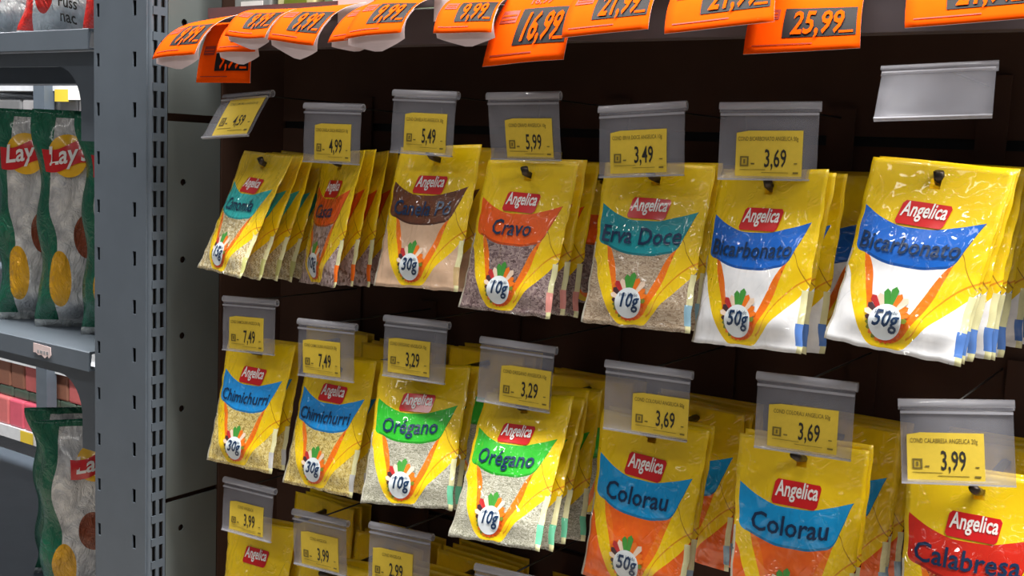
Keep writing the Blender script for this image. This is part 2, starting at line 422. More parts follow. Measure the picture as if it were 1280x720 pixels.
fr(MB().box(XR - .0058, XR + .0014, .0415, YB + .004, ZLO, ZHI).build('shade_strip', M['back'], frame))  # dark strip put in as the corner's shade; also closes the leaking gap
wall = MB().box(XR - .012, 1.2, YB + .006, YB + .02, ZLO, ZHI).build('wall_back', M['steel_dark']); wall['kind'] = 'structure'
for z0, z1 in ((Z0 + .0275, Z0 + .427), (Z0 - .379, Z0 + .0195), (Z0 - .786, Z0 - .384), (Z0 - 1.19, Z0 - .790)):
    for x0 in (XR, XR + .9):
        MB().box(x0 + .0016, x0 + .897, YB, YB + .0055, z0, z1).build('panel', M['back'], wall)

# ------------------------------------------------------------------ shelf above the packets, with its lip
XS = -.868                                  # the shelf starts a little way in from the side panel
sh = thing('display_shelf', 'grey steel shelf with dark lip under the row of orange price tags', 'shelf', (XS + .6, .05, Z0 + .115))
SH = Vector((-(XS + .6), -.05, -(Z0 + .115)))
def shp(o): o.location = SH; return o
shp(MB().box(XS, 0.45, -.011, YB - .001, Z0 + .1125, Z0 + .1155).build('board', M['lip'], sh))
shp(MB().box(XR + .003, XS - .0005, .030, YB - .001, Z0 + .1125, Z0 + .1155).build('gap_light_blocker', M['lip'], sh))  # added piece that keeps light from falling in beside the shelf
lipoly = [(-.014, .0900), (-.017, .0909), (-.018, .1198), (-.016, .1212), (-.011, .1212), (-.011, .1180), (-.0145, .1178), (-.0145, .0935), (-.006, .0930), (-.006, .0900)]
shp(MB().prism([(y, Z0 + z) for y, z in lipoly], 'x', XS, .45).build('front_lip', M['lip'], sh))
shp(MB().box(XS, 0.45, -.0197, -.0182, Z0 + .1212, Z0 + .131).build('price_rail', M['lip'], sh))

# ------------------------------------------------------------------ pouch geometry
PW, PH = .09, .126
def sm(x): x = max(0.0, min(1.0, x)); return x * x * (3 - 2 * x)
def pouch_surf(u, v, seed, T):
    s = 2 * u - 1
    B = sm((v - .16) / .38) * (1 - sm((v - .84) / .145)); L = max(0.0, 1 - abs(s) ** 2.6) ** .75
    wr = noise.noise(Vector((u * 5 + seed * 7.3, v * 6.5 + u * 2.2, seed))) * .0013 * (0.25 + B) * min(1, L * 1.6)
    e = sm((abs(s) - .72) / .25)
    wr += .0003 * e * math.sin(v * 52 + seed * 2 + s * 3) * sm((v - .15) / .1)
    hd = (1 - sm((v - .05) / .25)) * .0022 * math.sin(u * 3.1 + seed * 1.7)
    x = s * PW / 2 * (1 - .035 * B) + .0003 * e * math.sin(v * 34 + seed * 3)
    y = -(T * B * L + wr + hd)
    z = -v * PH - (.0012 * noise.noise(Vector((u * 9, seed, 3.3))) if v > .97 else 0)
    return x, y, z
def pouch_mesh(name, mat, seed, T, nu=26, nv=36):
    verts = []; uvs = []; faces = []
    for side in (0, 1):
        for j in range(nv + 1):
            for i in range(nu + 1):
                u, v = i / nu, j / nv; x, y, z = pouch_surf(u, v, seed, T)
                if side:
                    s = 2 * u - 1; B = sm((v - .16) / .38) * (1 - sm((v - .84) / .145)); L = max(0.0, 1 - abs(s) ** 2.6) ** .75
                    front = y; y = front + .0004 + (T * 1.35) * B * L if B * L > 0 else front + .0004
                verts.append((x, y, z)); uvs.append((u, 1 - v))
    n = nu + 1; off = n * (nv + 1)
    def hole(i, j):
        u, v = (i + .5) / nu, (j + .5) / nv
        return ((u - .5) / .055) ** 2 + ((v - .1) / .028) ** 2 < 1
    for j in range(nv):
        for i in range(nu):
            if hole(i, j): continue
            a = j * n + i
            faces.append((a, a + n, a + n + 1, a + 1)); faces.append((off + a, off + a + 1, off + a + n + 1, off + a + n))
    for j in range(nv):
        for c in (0, nu):
            a = j * n + c; q = (a, off + a, off + a + n, a + n); faces.append(q if c == 0 else q[::-1])
    for i in range(nu):
        for r in (0, nv):
            a = r * n + i; q = (a, a + 1, off + a + 1, off + a); faces.append(q if r == 0 else q[::-1])
    me = bpy.data.meshes.new(name); me.from_pydata(verts, [], faces); me.materials.append(mat)
    uvl = me.uv_layers.new(name='UVMap')
    for lp in me.loops: uvl.data[lp.index].uv = uvs[lp.vertex_index]
    me.polygons.foreach_set('use_smooth', [True] * len(me.polygons)); me.update()
    return me
def on_pouch(u, v, seed, T, lift=.0005):
    """point a little in front of the pouch surface"""
    x, y, z = pouch_surf(u, v, seed, T)
    return x, y - lift, z
def word_on(name, s, key, cu, cv, size, sx, parent, mat, surf, slope=0.0, W=PW, H=PH, arch=0.0):
    vs_, fs_ = text_shape(s, *key); out = []
    for x, y in vs_:
        du = x * size * sx / W; dv = -y * size / H + slope * du + arch * du * du
        out.append(surf(cu + du, cv + dv))
    return mesh_obj(name, out, fs_, mat, parent)
def patch_on(name, outline_fn, nu, nv, parent, mats, surf, midx=None, smooth=True):
    verts = [surf(*outline_fn(i / nu, j / nv)) for j in range(nv + 1) for i in range(nu + 1)]
    n = nu + 1
    faces = [(j * n + i, (j + 1) * n + i, (j + 1) * n + i + 1, j * n + i + 1) for j in range(nv) for i in range(nu)]
    return mesh_obj(name, verts, faces, mats, parent, smooth)

NAME_W = {'camomila': .62, 'casca': .48, 'canela': .70, 'cravo': .44, 'erva': .76, 'bicarb': .76, 'chimi': .74, 'oregano': .64, 'colorau': .62, 'calabresa': .74}
def text_w(s, key):
    xs = [p[0] for p in text_shape(s, *key)[0]]; return max(xs) - min(xs)
def dress_pouch(root, kind, seed, T):
    """printed pieces on the front of the first pouch of a hook"""
    name, wt = KINDS[kind][0], KINDS[kind][1]
    S = lambda l: (lambda u, v: on_pouch(u, v, seed, T, l))
    def rr(a, b):      # slanted label with rounded corners
        x = (a - .5) * 2; y = (b - .5) * 2; r = .12
        if abs(y) > 1 - 2 * r:
            q = (abs(y) - (1 - 2 * r)) / (2 * r); lim = 1 - .10 * (1 - math.sqrt(max(0, 1 - q * q)))
        else: lim = 1
        return .482 + x * lim * .18 - y * .014, .283 + y * .066 + x * .004
    lg = patch_on('brand_logo', rr, 8, 8, root, M['logo_red'], S(.0006))
    word_on('brand_text', 'Angelica', (.02, .18), .484, .299, .0145, .030 / (.0145 * text_w('Angelica', (.02, .18))), lg, M['white_ink'], S(.0011))
    if kind != 'plainy':
        sz = .0185 if len(name) < 10 else .0165
        word_on('product_name', name, (.014, .06), .45, .508, sz, NAME_W[kind] * PW / (sz * text_w(name, (.014, .06))), root, M['navy_ink'], S(.0008), 0, PW, PH, -.12)
    if wt:
        cu, cv, r = .44, .862, .125; asp = PW / PH
        # fan of vegetables round the badge
        verts = []; faces = []; mi = []; mats = [M[q] for q in ('veg_dark', 'veg_red', 'veg_pale', 'veg_green', 'veg_orange', 'veg_deep', 'veg_leaf')]
        order = [6, 0, 2, 0, 1, 2, 3, 3, 4, 2, 4, 4, 6, 5, 4, 5, 5, 5, 5, 5, 4, 6, 4, 6]
        n = len(order)
        for i, m_ in enumerate(order):
            t0 = math.pi * (1.05 - 2 * i / n); dt = math.pi / n * 1.05; up = max(0, math.sin(t0)); rad = r * (1.2 + .75 * up * (0.75 + .4 * ((i * 7) % 5) / 4))
            b = len(verts)
            for a, q in ((t0 - dt, r * .9), (t0 + dt, r * .9), (t0 + dt * .9, rad * .9), (t0, rad), (t0 - dt * .9, rad * .9)):
                verts.append(S(.0006)(cu + math.cos(a) * q, cv - math.sin(a) * q * asp))
            faces.append((b, b + 1, b + 2, b + 3, b + 4)); mi.append(m_)
        mesh_obj('vegetable_fan', verts, faces, mats, root, False, None, mi)
        verts = [S(.0009)(cu, cv)]; faces = []; nr = 6
        for g in range(1, nr + 1):
            for k in range(28): a = 2 * math.pi * k / 28; q = r * g / nr; verts.append(S(.0009)(cu + math.cos(a) * q, cv - math.sin(a) * q * asp))
        for k in range(28):
            k2 = (k + 1) % 28; faces.append((0, 1 + k2, 1 + k))
            for g in range(nr - 1): b0 = 1 + 28 * g; faces.append((b0 + k, b0 + k2, b0 + 28 + k2, b0 + 28 + k))
        bd = mesh_obj('weight_badge', verts, faces, M['badge'], root, True)
        word_on('weight_text', wt, (.018, .2, 1), cu, cv + .026, .0150, .82, bd, M['navy_ink'], S(.0015))
        word_on('weight_caption', 'peso l\u00edquido', (0.0, 0.0), cu, cv - .038, .0040, .8, bd, M['navy_ink'], S(.0012))

def rotm(yaw, tilt, roll):
    return Matrix.Rotation(yaw, 4, 'Z') @ Matrix.Rotation(tilt, 4, 'X') @ Matrix.Rotation(roll, 4, 'Y')

PACKS = [  # key, kind, pose of the front pouch (x, y, z, yaw, tilt, roll), number on the hook, where
 ('camomila', (-0.7909, -0.0094, -0.0081, -0.2477, -0.4102, 0.0083), (5, 2), 'chamomile', 'teal-banded', 'top row'),
 ('casca', (-0.6973, -0.0037, -0.0037, -0.4403, -0.2134, -0.0674), (4, 4), 'cinnamon bark', 'orange-banded', 'top row'),
 ('canela', (-0.5795, -0.0091, 0.0055, 0.0064, -0.2916, -0.0438), (2, 3), 'cinnamon powder', 'brown-banded', 'top row'),
 ('cravo', (-0.4813, -0.0128, -0.0036, -0.0252, -0.2771, -0.0127), (3, 2), 'clove', 'orange-banded', 'top row'),
 ('erva', (-0.3694, -0.0088, -0.0014, 0.0112, -0.2743, -0.0271), (2, 2), 'fennel seed', 'teal-banded', 'top row'),
 ('bicarb', (-0.2769, -0.0171, -0.0026, -0.2353, -0.2347, -0.0535), (3, 2), 'smaller-looking baking soda', 'blue-banded', 'top row'),
 ('bicarb', (-0.1634, -0.0222, 0.0070, -0.1579, -0.3350, 0.0454), (6, 3), 'rightmost baking soda', 'blue-banded', 'top row'),
 ('chimi', (-0.7992, -0.0061, -0.1950, 0.0258, -0.2671, -0.0342), (2, 2), 'chimichurri nearest the upright', 'sky-blue-banded', 'middle row'),
 ('chimi', (-0.6950, 0.0000, -0.1975, -0.0200, -0.3000, -0.0500), (2, 4), 'second chimichurri', 'sky-blue-banded', 'middle row'),
 ('oregano', (-0.5901, -0.0059, -0.1882, 0.1510, -0.4102, -0.1080), (2, 3), 'left oregano', 'green-banded', 'middle row'),
 ('oregano', (-0.4769, -0.0084, -0.1966, -0.0741, -0.5000, -0.1236), (4, 3), 'right oregano', 'green-banded', 'middle row'),
 ('colorau', (-0.3640, -0.0010, -0.1995, 0.0300, -0.1400, 0.0192), (2, 4), 'left annatto', 'bright-blue-banded', 'middle row'),
 ('colorau', (-0.2430, -0.0080, -0.1935, 0.2500, -0.0300, 0.0073), (2, 4), 'right annatto', 'bright-blue-banded', 'middle row'),
 ('calabresa', (-0.1250, -0.0039, -0.1930, 0.0500, -0.2500, -0.0400), (2, 3), 'chilli flake', 'red-banded', 'middle row'),
 ('plainy', (-0.8012, 0.0008, -0.3849, 0.0314, -0.2088, -0.0602), (2, 3), 'plain yellow, leftmost', 'all-yellow', 'bottom row'),
 ('plainy', (-0.6960, -0.0020, -0.4000, 0.0200, -0.2200, -0.0400), (2, 4), 'plain yellow, second', 'all-yellow', 'bottom row'),
 ('plainy', (-0.5900, 0.0200, -0.3950, 0.0400, -0.1500, -0.0300), (3, 4), 'plain yellow, third', 'all-yellow', 'bottom row'),
 ('plainy', (-0.4750, 0.0300, -0.4000, 0.0400, -0.1000, -0.0200), (3, 4), 'plain yellow, fourth', 'all-yellow', 'bottom row'),
]
THICK = {'canela': .0055, 'bicarb': .0062, 'colorau': .0058, 'camomila': .0058, 'casca': .0058}
ORD = ['front', 'second', 'third', 'fourth', 'fifth', 'sixth', 'seventh', 'eighth', 'ninth', 'tenth']
_pm = {}
def pm(kind, var):
    if (kind, var) not in _pm: _pm[(kind, var)] = pouch_mesh('pouch', PM[kind], 1.37 * var + len(kind) * .61, THICK.get(kind, .0054))
    return _pm[(kind, var)]
HOOKS = []
for hi, (kind, pose, count, what, look, row) in enumerate(PACKS):
    x, y, z, yaw, tilt, roll = pose; z += Z0; T = THICK.get(kind, .0054)
    hx, hz_ = x, z
    HOOKS.append((x, y, z, tilt))
    nf, nb = count; count = nf + nb
    rnd = random.Random(hi); sz = 1.07 if kind == 'colorau' else 1.0
    for i in range(count):
        jit = 0 if i == 0 else 1
        if i < nf: f = 1 - i / (nf + 4.0); yy = y + i * .0135
        else: f = .22; yy = YB - .014 - .0125 * (count - 1 - i)
        t = tilt * f if i < nf or abs(tilt) < .12 else -.05; yw = yaw * f + jit * rnd.uniform(-.04, .04); rl = roll * f + jit * rnd.uniform(-.03, .03)
        mw = Matrix.Translation((x + jit * rnd.uniform(-.002, .002), yy, z + jit * rnd.uniform(-.0015, .0015))) @ rotm(yw, t, rl) @ Matrix.Diagonal((1, 1, sz, 1))
        if i == 0:
            root = thing('spice_packet', '%s %s packet at the front of its hook in the %s' % (look, what, row), 'spice packet', mat=mw)
            me = pm(kind, hi); link(bpy.data.objects.new('pouch', me), root)
            dress_pouch(root, kind, 1.37 * hi + len(kind) * .61, T)
        else:
            ob = bpy.data.objects.new('spice_packet', pm(kind, 40 + (i % 3))); COL.objects.link(ob); ob.matrix_world = mw
            tag(ob, '%s %s packet, %s from the front on its %s hook' % (look, what, ORD[i], row), 'spice packet')
        (root if i == 0 else ob)['group'] = 'packets on the %s hook, %s' % (what, row)

# ------------------------------------------------------------------ price holders on the hook ends
HW, HH = .069, .052
HOLD = [  # pose, label box (u0,u1,v0,v1), price, small print, hook index
 ((-0.8052, -0.0191, 0.0479, -0.0707, -0.6046, -0.0806), (.22, .94, .10, .98), '4,59', 'COND CAMOMILA ANGELICA 15g', 0),
 ((-0.6894, -0.0234, 0.0377, 0.0384, -0.0126, 0.0046), (.22, .84, .32, .97), '4,99', 'COND CANELA CASCA ANGELICA 10g', 1),
 ((-0.5831, -0.0242, 0.0493, 0.0129, -0.0206, 0.0216), (.23, .88, .33, .96), '5,49', 'COND CANELA PO ANGELICA 30g', 2),
 ((-0.4840, -0.0242, 0.0483, 0.0170, 0.1567, -0.0209), (.25, .89, .36, .98), '5,99', 'COND CRAVO ANGELICA 10g', 3),
 ((-0.3764, -0.0256, 0.0404, 0.1154, -0.0598, -0.0753), (.15, .79, .34, .95), '3,49', 'COND ERVA DOCE ANGELICA 10g', 4),
 ((-0.2777, -0.0256, 0.0426, 0.2466, -0.0882, -0.0331), (.19, .84, .35, .98), '3,69', 'COND BICARBONATO ANGELICA 50g', 5),
 ((-0.1685, -0.0268, 0.0681, 0.0838, -0.8281, -0.0828), None, None, None, 6),
 ((-0.7949, -0.0233, -0.1510, 0.0854, -0.0487, -0.0443), (.15, .79, .33, .97), '7,49', 'COND CHIMICHURRI ANGELICA 30g', 7),
 ((-0.6910, -0.0239, -0.1613, 0.0559, -0.0162, -0.0365), (.11, .76, .32, .94), '7,49', 'COND CHIMICHURRI ANGELICA 30g', 8),
 ((-0.5845, -0.0243, -0.1457, 0.0488, -0.0488, -0.0259), (.10, .75, .33, .92), '3,29', 'COND OREGANO ANGELICA 10g', 9),
 ((-0.4778, -0.0239, -0.1519, 0.1309, -0.0462, 0.0117), (.32, .97, .35, .95), '3,29', 'COND OREGANO ANGELICA 10g', 10),
 ((-0.3583, -0.0255, -0.1541, 0.1495, 0.0412, 0.0058), (.35, .985, .37, .97), '3,69', 'COND COLORAU ANGELICA 50g', 11),
 ((-0.2375, -0.0254, -0.1443, 0.1051, -0.0135, -0.0205), (.15, .84, .36, .95), '3,69', 'COND COLORAU ANGELICA 50g', 12),
 ((-0.1397, -0.0270, -0.1434, 0.2193, -0.3000, -0.1110), (.07, .73, .38, .97), '3,99', 'COND CALABRESA ANGELICA 20g', 13),
 ((-0.7910, -0.0240, -0.3365, 0.0509, -0.0602, -0.0169), (.17, .83, .37, .94), '3,99', 'COND ANGELICA', 14),
 ((-0.6949, -0.0230, -0.3479, 0.0302, 0.0091, -0.0472), (.17, .85, .32, .97), '3,99', 'COND ANGELICA', 15),
 ((-0.5941, -0.0246, -0.3365, 0.0638, -0.0787, -0.0487), (.09, .73, .37, .97), '2,99', 'COND ANGELICA', 16),
 ((-0.4730, -0.0253, -0.3454, 0.1325, -0.0503, -0.0131), None, None, None, 17),
]
HWHAT = ['beside the upright above the chamomile packets', 'above the cinnamon bark packets', 'above the cinnamon powder packets', 'above the clove packets',
 'above the fennel seed packets', 'above the smaller-looking baking soda packets', 'above the rightmost baking soda packets',
 'above the chimichurri packets nearest the upright', 'above the second chimichurri packets', 'above the left oregano packets', 'above the right oregano packets',
 'above the left annatto packets', 'above the right annatto packets', 'above the chilli flake packets',
 'above the leftmost bottom-row yellow packets', 'above the second bottom-row yellow packets', 'above the third bottom-row yellow packets', 'cut off by the bottom edge below the right oregano']
def holder_meshes():
    # pocket: thin sheet with a slight bow and a turned-up bottom; roll: open tube
    nu, nv = 6, 8; V = []; F = []
    for side in (0, 1):
        for j in range(nv + 1):
            for i in range(nu + 1):
                u, v = i / nu, j / nv; x = (u - .5) * HW * .965; z = -.0035 - v * (HH - .0035)
                y = -.0012 * math.sin(math.pi * v) * .6 - (.0012 if v > .98 else 0) + (.0009 if side else 0)
                V.append((x, y, z))
    n = nu + 1; off = n * (nv + 1)
    for j in range(nv):
        for i in range(nu):
            a = j * n + i; F += [(a, a + n, a + n + 1, a + 1), (off + a, off + a + 1, off + a + n + 1, off + a + n)]
    for j in range(nv):
        for c in (0, nu): a = j * n + c; F.append((a, off + a, off + a + n, a + n))
    for i in range(nu):
        for r in (0, nv): a = r * n + i; F.append((a, a + 1, off + a + 1, off + a))
    pk = bpy.data.meshes.new('pocket'); pk.from_pydata(V, [], F); pk.materials.append(M['clear'])
    pk.polygons.foreach_set('use_smooth', [True] * len(pk.polygons))
    V = []; F = []; R0 = .0036; ns = 12
    prof = [(R0 * .9 * math.cos(t) + .0015, R0 * math.sin(t) - .0015) for t in [math.radians(215 - 290 * i / ns) for i in range(ns + 1)]]
    prof2 = [((y - .0015) * .72 + .0015, (z + .0015) * .72 - .0015) for y, z in prof]
    ring = prof + prof2[::-1]; m = len(ring)
    for x in (-HW / 2, HW / 2): V += [(x, y, z) for y, z in ring]
    for i in range(m): F.append((i, (i + 1) % m, m + (i + 1) % m, m + i))
    for i in range(ns): F.append((i, i + 1, m - 2 - i, m - 1 - i)); F.append((m + i + 1, m + i, 2 * m - 1 - i, 2 * m - 2 - i))
    rl = bpy.data.meshes.new('hinge_roll'); rl.from_pydata(V, [], F); rl.materials.append(M['clear_roll']); rl.polygons.foreach_set('use_smooth', [True] * len(rl.polygons))
    rim = MB().box(-HW * .482, HW * .482, -.0016, .0010, -HH - .0004, -HH + .0008)
    return pk, rl, rim
PK, RL, RIM = holder_meshes()
RIDGE = MB().box(-HW * .482, HW * .482, -.0017, -.0002, -.0078, -.0062)
for (pose, lb, price, small, hk), where in zip(HOLD, HWHAT):
    x, y, z, yaw, tilt, roll = pose; y -= .004
    mw = Matrix.Translation((x, y, z + Z0)) @ rotm(yaw, tilt, roll)
    lab = ('empty clear plastic price holder ' if not price else 'clear plastic price holder with yellow %s label ' % price) + where
    h = thing('price_holder', lab, 'price holder', group='clear price holders on the hooks', mat=mw)
    link(bpy.data.objects.new('pocket', PK), h); link(bpy.data.objects.new('hinge_roll', RL), h)
    RIM.build('bottom_rim', M['clear_roll'], h); RIDGE.build('ridge', M['clear_roll'], h)
    if not lb: continue
    u0, u1, v0, v1 = lb; x0, x1 = (u0 - .5) * HW, (u1 - .5) * HW; z0, z1 = -v1 * HH, -v0 * HH; w, hh = x1 - x0, z1 - z0
    def bow(zz): return -.0012 * math.sin(math.pi * max(0, min(1, (-zz - .0035) / (HH - .0035)))) * .6
    nz = 6; V = []; F = []
    for s in (0, 1):
        for j in range(nz + 1):
            zz = z0 + hh * j / nz; xs = [x0, x0 + w * .18, x1]
            for k_, xx in enumerate(xs):
                zq = zz - (hh * .045 if (j == nz and k_ == 0) else 0)
                V.append((xx, bow(zz) - .0007 + .0003 * s, zq))
    st = (nz + 1) * 3
    for j in range(nz):
        for k_ in range(2):
            a = j * 3 + k_; F += [(a, a + 1, a + 4, a + 3), (st + a, st + a + 3, st + a + 4, st + a + 1)]
        for k_ in (0, 2): a = j * 3 + k_; F.append((a, a + 3, st + a + 3, st + a))
    for r in (0, nz):
        for k_ in range(2): a = r * 3 + k_; F.append((a, a + 1, st + a + 1, st + a))
    pl = mesh_obj('price_label', V, F, M['label'], h)
    fl = lambda lift: (lambda u, v: ((x0 + u * w), bow(z1 - v * hh) - .0007 - lift, z1 - v * hh))
    word_on('price_text', price, (.012, 0.0), .60, .76, .0172, .52, pl, M['ink'], fl(.0003), 0, w, hh)
    if small: word_on('product_line', small, (.004, 0.0), .48, .215, .0042, min(.62, w * .86 / (.0042 * .56 * len(small))), pl, M['ink_soft'], fl(.0003), 0, w, hh)
    cb = MB()
    for a, b, c, d in ((.07, .20, .54, .57), (.07, .20, .72, .75), (.07, .095, .57, .72), (.175, .20, .57, .72), (.12, .15, .60, .69), (.235, .29, .68, .71),
                       (.07, .46, .815, .822), (.40, .80, .875, .882), (.88, .93, .68, .70), (.87, .95, .865, .90)):
        cb.box(x0 + a * w, x0 + b * w, bow(z1 - c * hh) - .0011, bow(z1 - c * hh) - .0009, z1 - d * hh, z1 - c * hh)
    cb.build('code_print', M['ink_soft'], pl)

# ------------------------------------------------------------------ hooks
for (x, y, z, tilt), (pose, lb, price, small, hk), (kind, _, count, what, look, row) in zip(HOOKS, HOLD, PACKS):
    zz = z - .0126 * math.cos(tilt)
    yh = y - .0126 * -math.sin(tilt)
    hkx = thing('display_hook', 'dark metal hook carrying the %s packets in the %s' % (what, row), 'hook', (x, YB, zz), 'display hooks on the back panel')
    L = lambda p: (p[0] - x, p[1] - YB, p[2] - zz)
    MB().tube([L(p) for p in ((x, YB - .001, zz - .0005), (x, yh + .004, zz - .0002), (x, max(yh - .007, pose[1] + .002), zz + .002), (x, max(yh - .017, pose[1] - .0005), zz + .0065))], .0034, 8, .8).build('prong', M['prong'], hkx, True)
    px, py, pz = pose[0], pose[1] - .004, pose[2] + Z0
    top = pz - .001
    MB().tube([L(p) for p in ((px, YB - .001, top), (px, py + .004, top))], .0008, 6).build('label_arm', M['wire'], hkx, True)
    MB().box(-.011, .011, -.0035, -.0008, -.012, top - zz + .008).build('base_plate', M['back'], hkx)

# ------------------------------------------------------------------ orange price tags on the shelf lip
TAGS = [  # top-left, top-right, bottom-right, bottom-left (metres, height from eye level); outward bow; white backing droop; price; old price; label
 (((-0.8733, -0.0209, 0.1189), (-0.8158, -0.0209, 0.1238), (-0.8197, -0.0765, 0.0804), (-0.8798, -0.0765, 0.0761)), .016, .012, '9,99', None, 'leftmost orange price tag curling out beside the upright'),
 (((-0.8629, -0.0192, 0.1158), (-0.7950, -0.0192, 0.1174), (-0.7919, -0.0322, 0.0569), (-0.8709, -0.0322, 0.0577)), .006, 0, '9,99', None, 'orange price tag hanging straight down behind the curled leftmost tags'),
 (((-0.7872, -0.0209, 0.1265), (-0.7243, -0.0209, 0.1256), (-0.7216, -0.0793, 0.0918), (-0.7730, -0.0793, 0.0943)), .016, .009, '9,99', None, 'third orange price tag from the upright, curling out'),
 (((-0.8161, -0.0198, 0.1202), (-0.7566, -0.0198, 0.1226), (-0.7489, -0.0671, 0.0824), (-0.7999, -0.0671, 0.0819)), .012, .011, '9,99', None, 'short curled orange price tag tucked under the third tag'),
 (((-0.7243, -0.0216, 0.1256), (-0.6582, -0.0216, 0.1278), (-0.6644, -0.0793, 0.0845), (-0.7186, -0.0793, 0.0902)), .017, .013, '9,99', None, 'orange price tag with white backing showing, above the cinnamon bark hook'),
 (((-0.6436, -0.0198, 0.1281), (-0.5945, -0.0198, 0.1307), (-0.6029, -0.0718, 0.0900), (-0.6552, -0.0718, 0.0877)), .015, .009, '9,99', None, 'orange price tag half covered by its right neighbour, above the cinnamon powder hook'),
 (((-0.6289, -0.0213, 0.1321), (-0.5730, -0.0213, 0.1285), (-0.5688, -0.0793, 0.0933), (-0.6290, -0.0793, 0.0889)), .016, .013, '9,99', None, 'orange price tag lying over its left neighbour with bright curled white edge'),
 (((-0.5526, -0.0209, 0.1287), (-0.4991, -0.0209, 0.1270), (-0.4850, -0.0718, 0.0913), (-0.5418, -0.0718, 0.0927)), .014, .010, '9,99', None, 'orange price tag reading 9,99 above the clove hook'),
 (((-0.4963, -0.0200, 0.1357), (-0.4265, -0.0200, 0.1352), (-0.4250, -0.0642, 0.0716), (-0.4987, -0.0642, 0.0671)), .012, 0, '16,99', '18,99', 'long orange price tag reading 16,99 with old price above'),
 (((-0.4289, -0.0214, 0.1291), (-0.3604, -0.0214, 0.1318), (-0.3480, -0.0812, 0.0893), (-0.4168, -0.0812, 0.0850)), .016, 0, '21,99', None, 'orange price tag reading 21,99 right beside the long 16,99 tag'),
 (((-0.3502, -0.0214, 0.1282), (-0.2748, -0.0214, 0.1324), (-0.2574, -0.0849, 0.0908), (-0.3338, -0.0849, 0.0853)), .016, 0, '21,99', None, 'orange price tag reading 21,99 overlapping the 25,99 tag'),
 (((-0.2947, -0.0198, 0.1229), (-0.2210, -0.0198, 0.1194), (-0.2114, -0.0548, 0.0768), (-0.2892, -0.0548, 0.0739)), .008, 0, '25,99', None, 'orange price tag reading 25,99 hanging low'),
 (((-0.1905, -0.0209, 0.1227), (-0.1175, -0.0209, 0.1260), (-0.1080, -0.0765, 0.0894), (-0.1792, -0.0765, 0.0856)), .014, 0, '21,99', None, 'rightmost orange price tag cut off by the top right corner of the photo'),
]
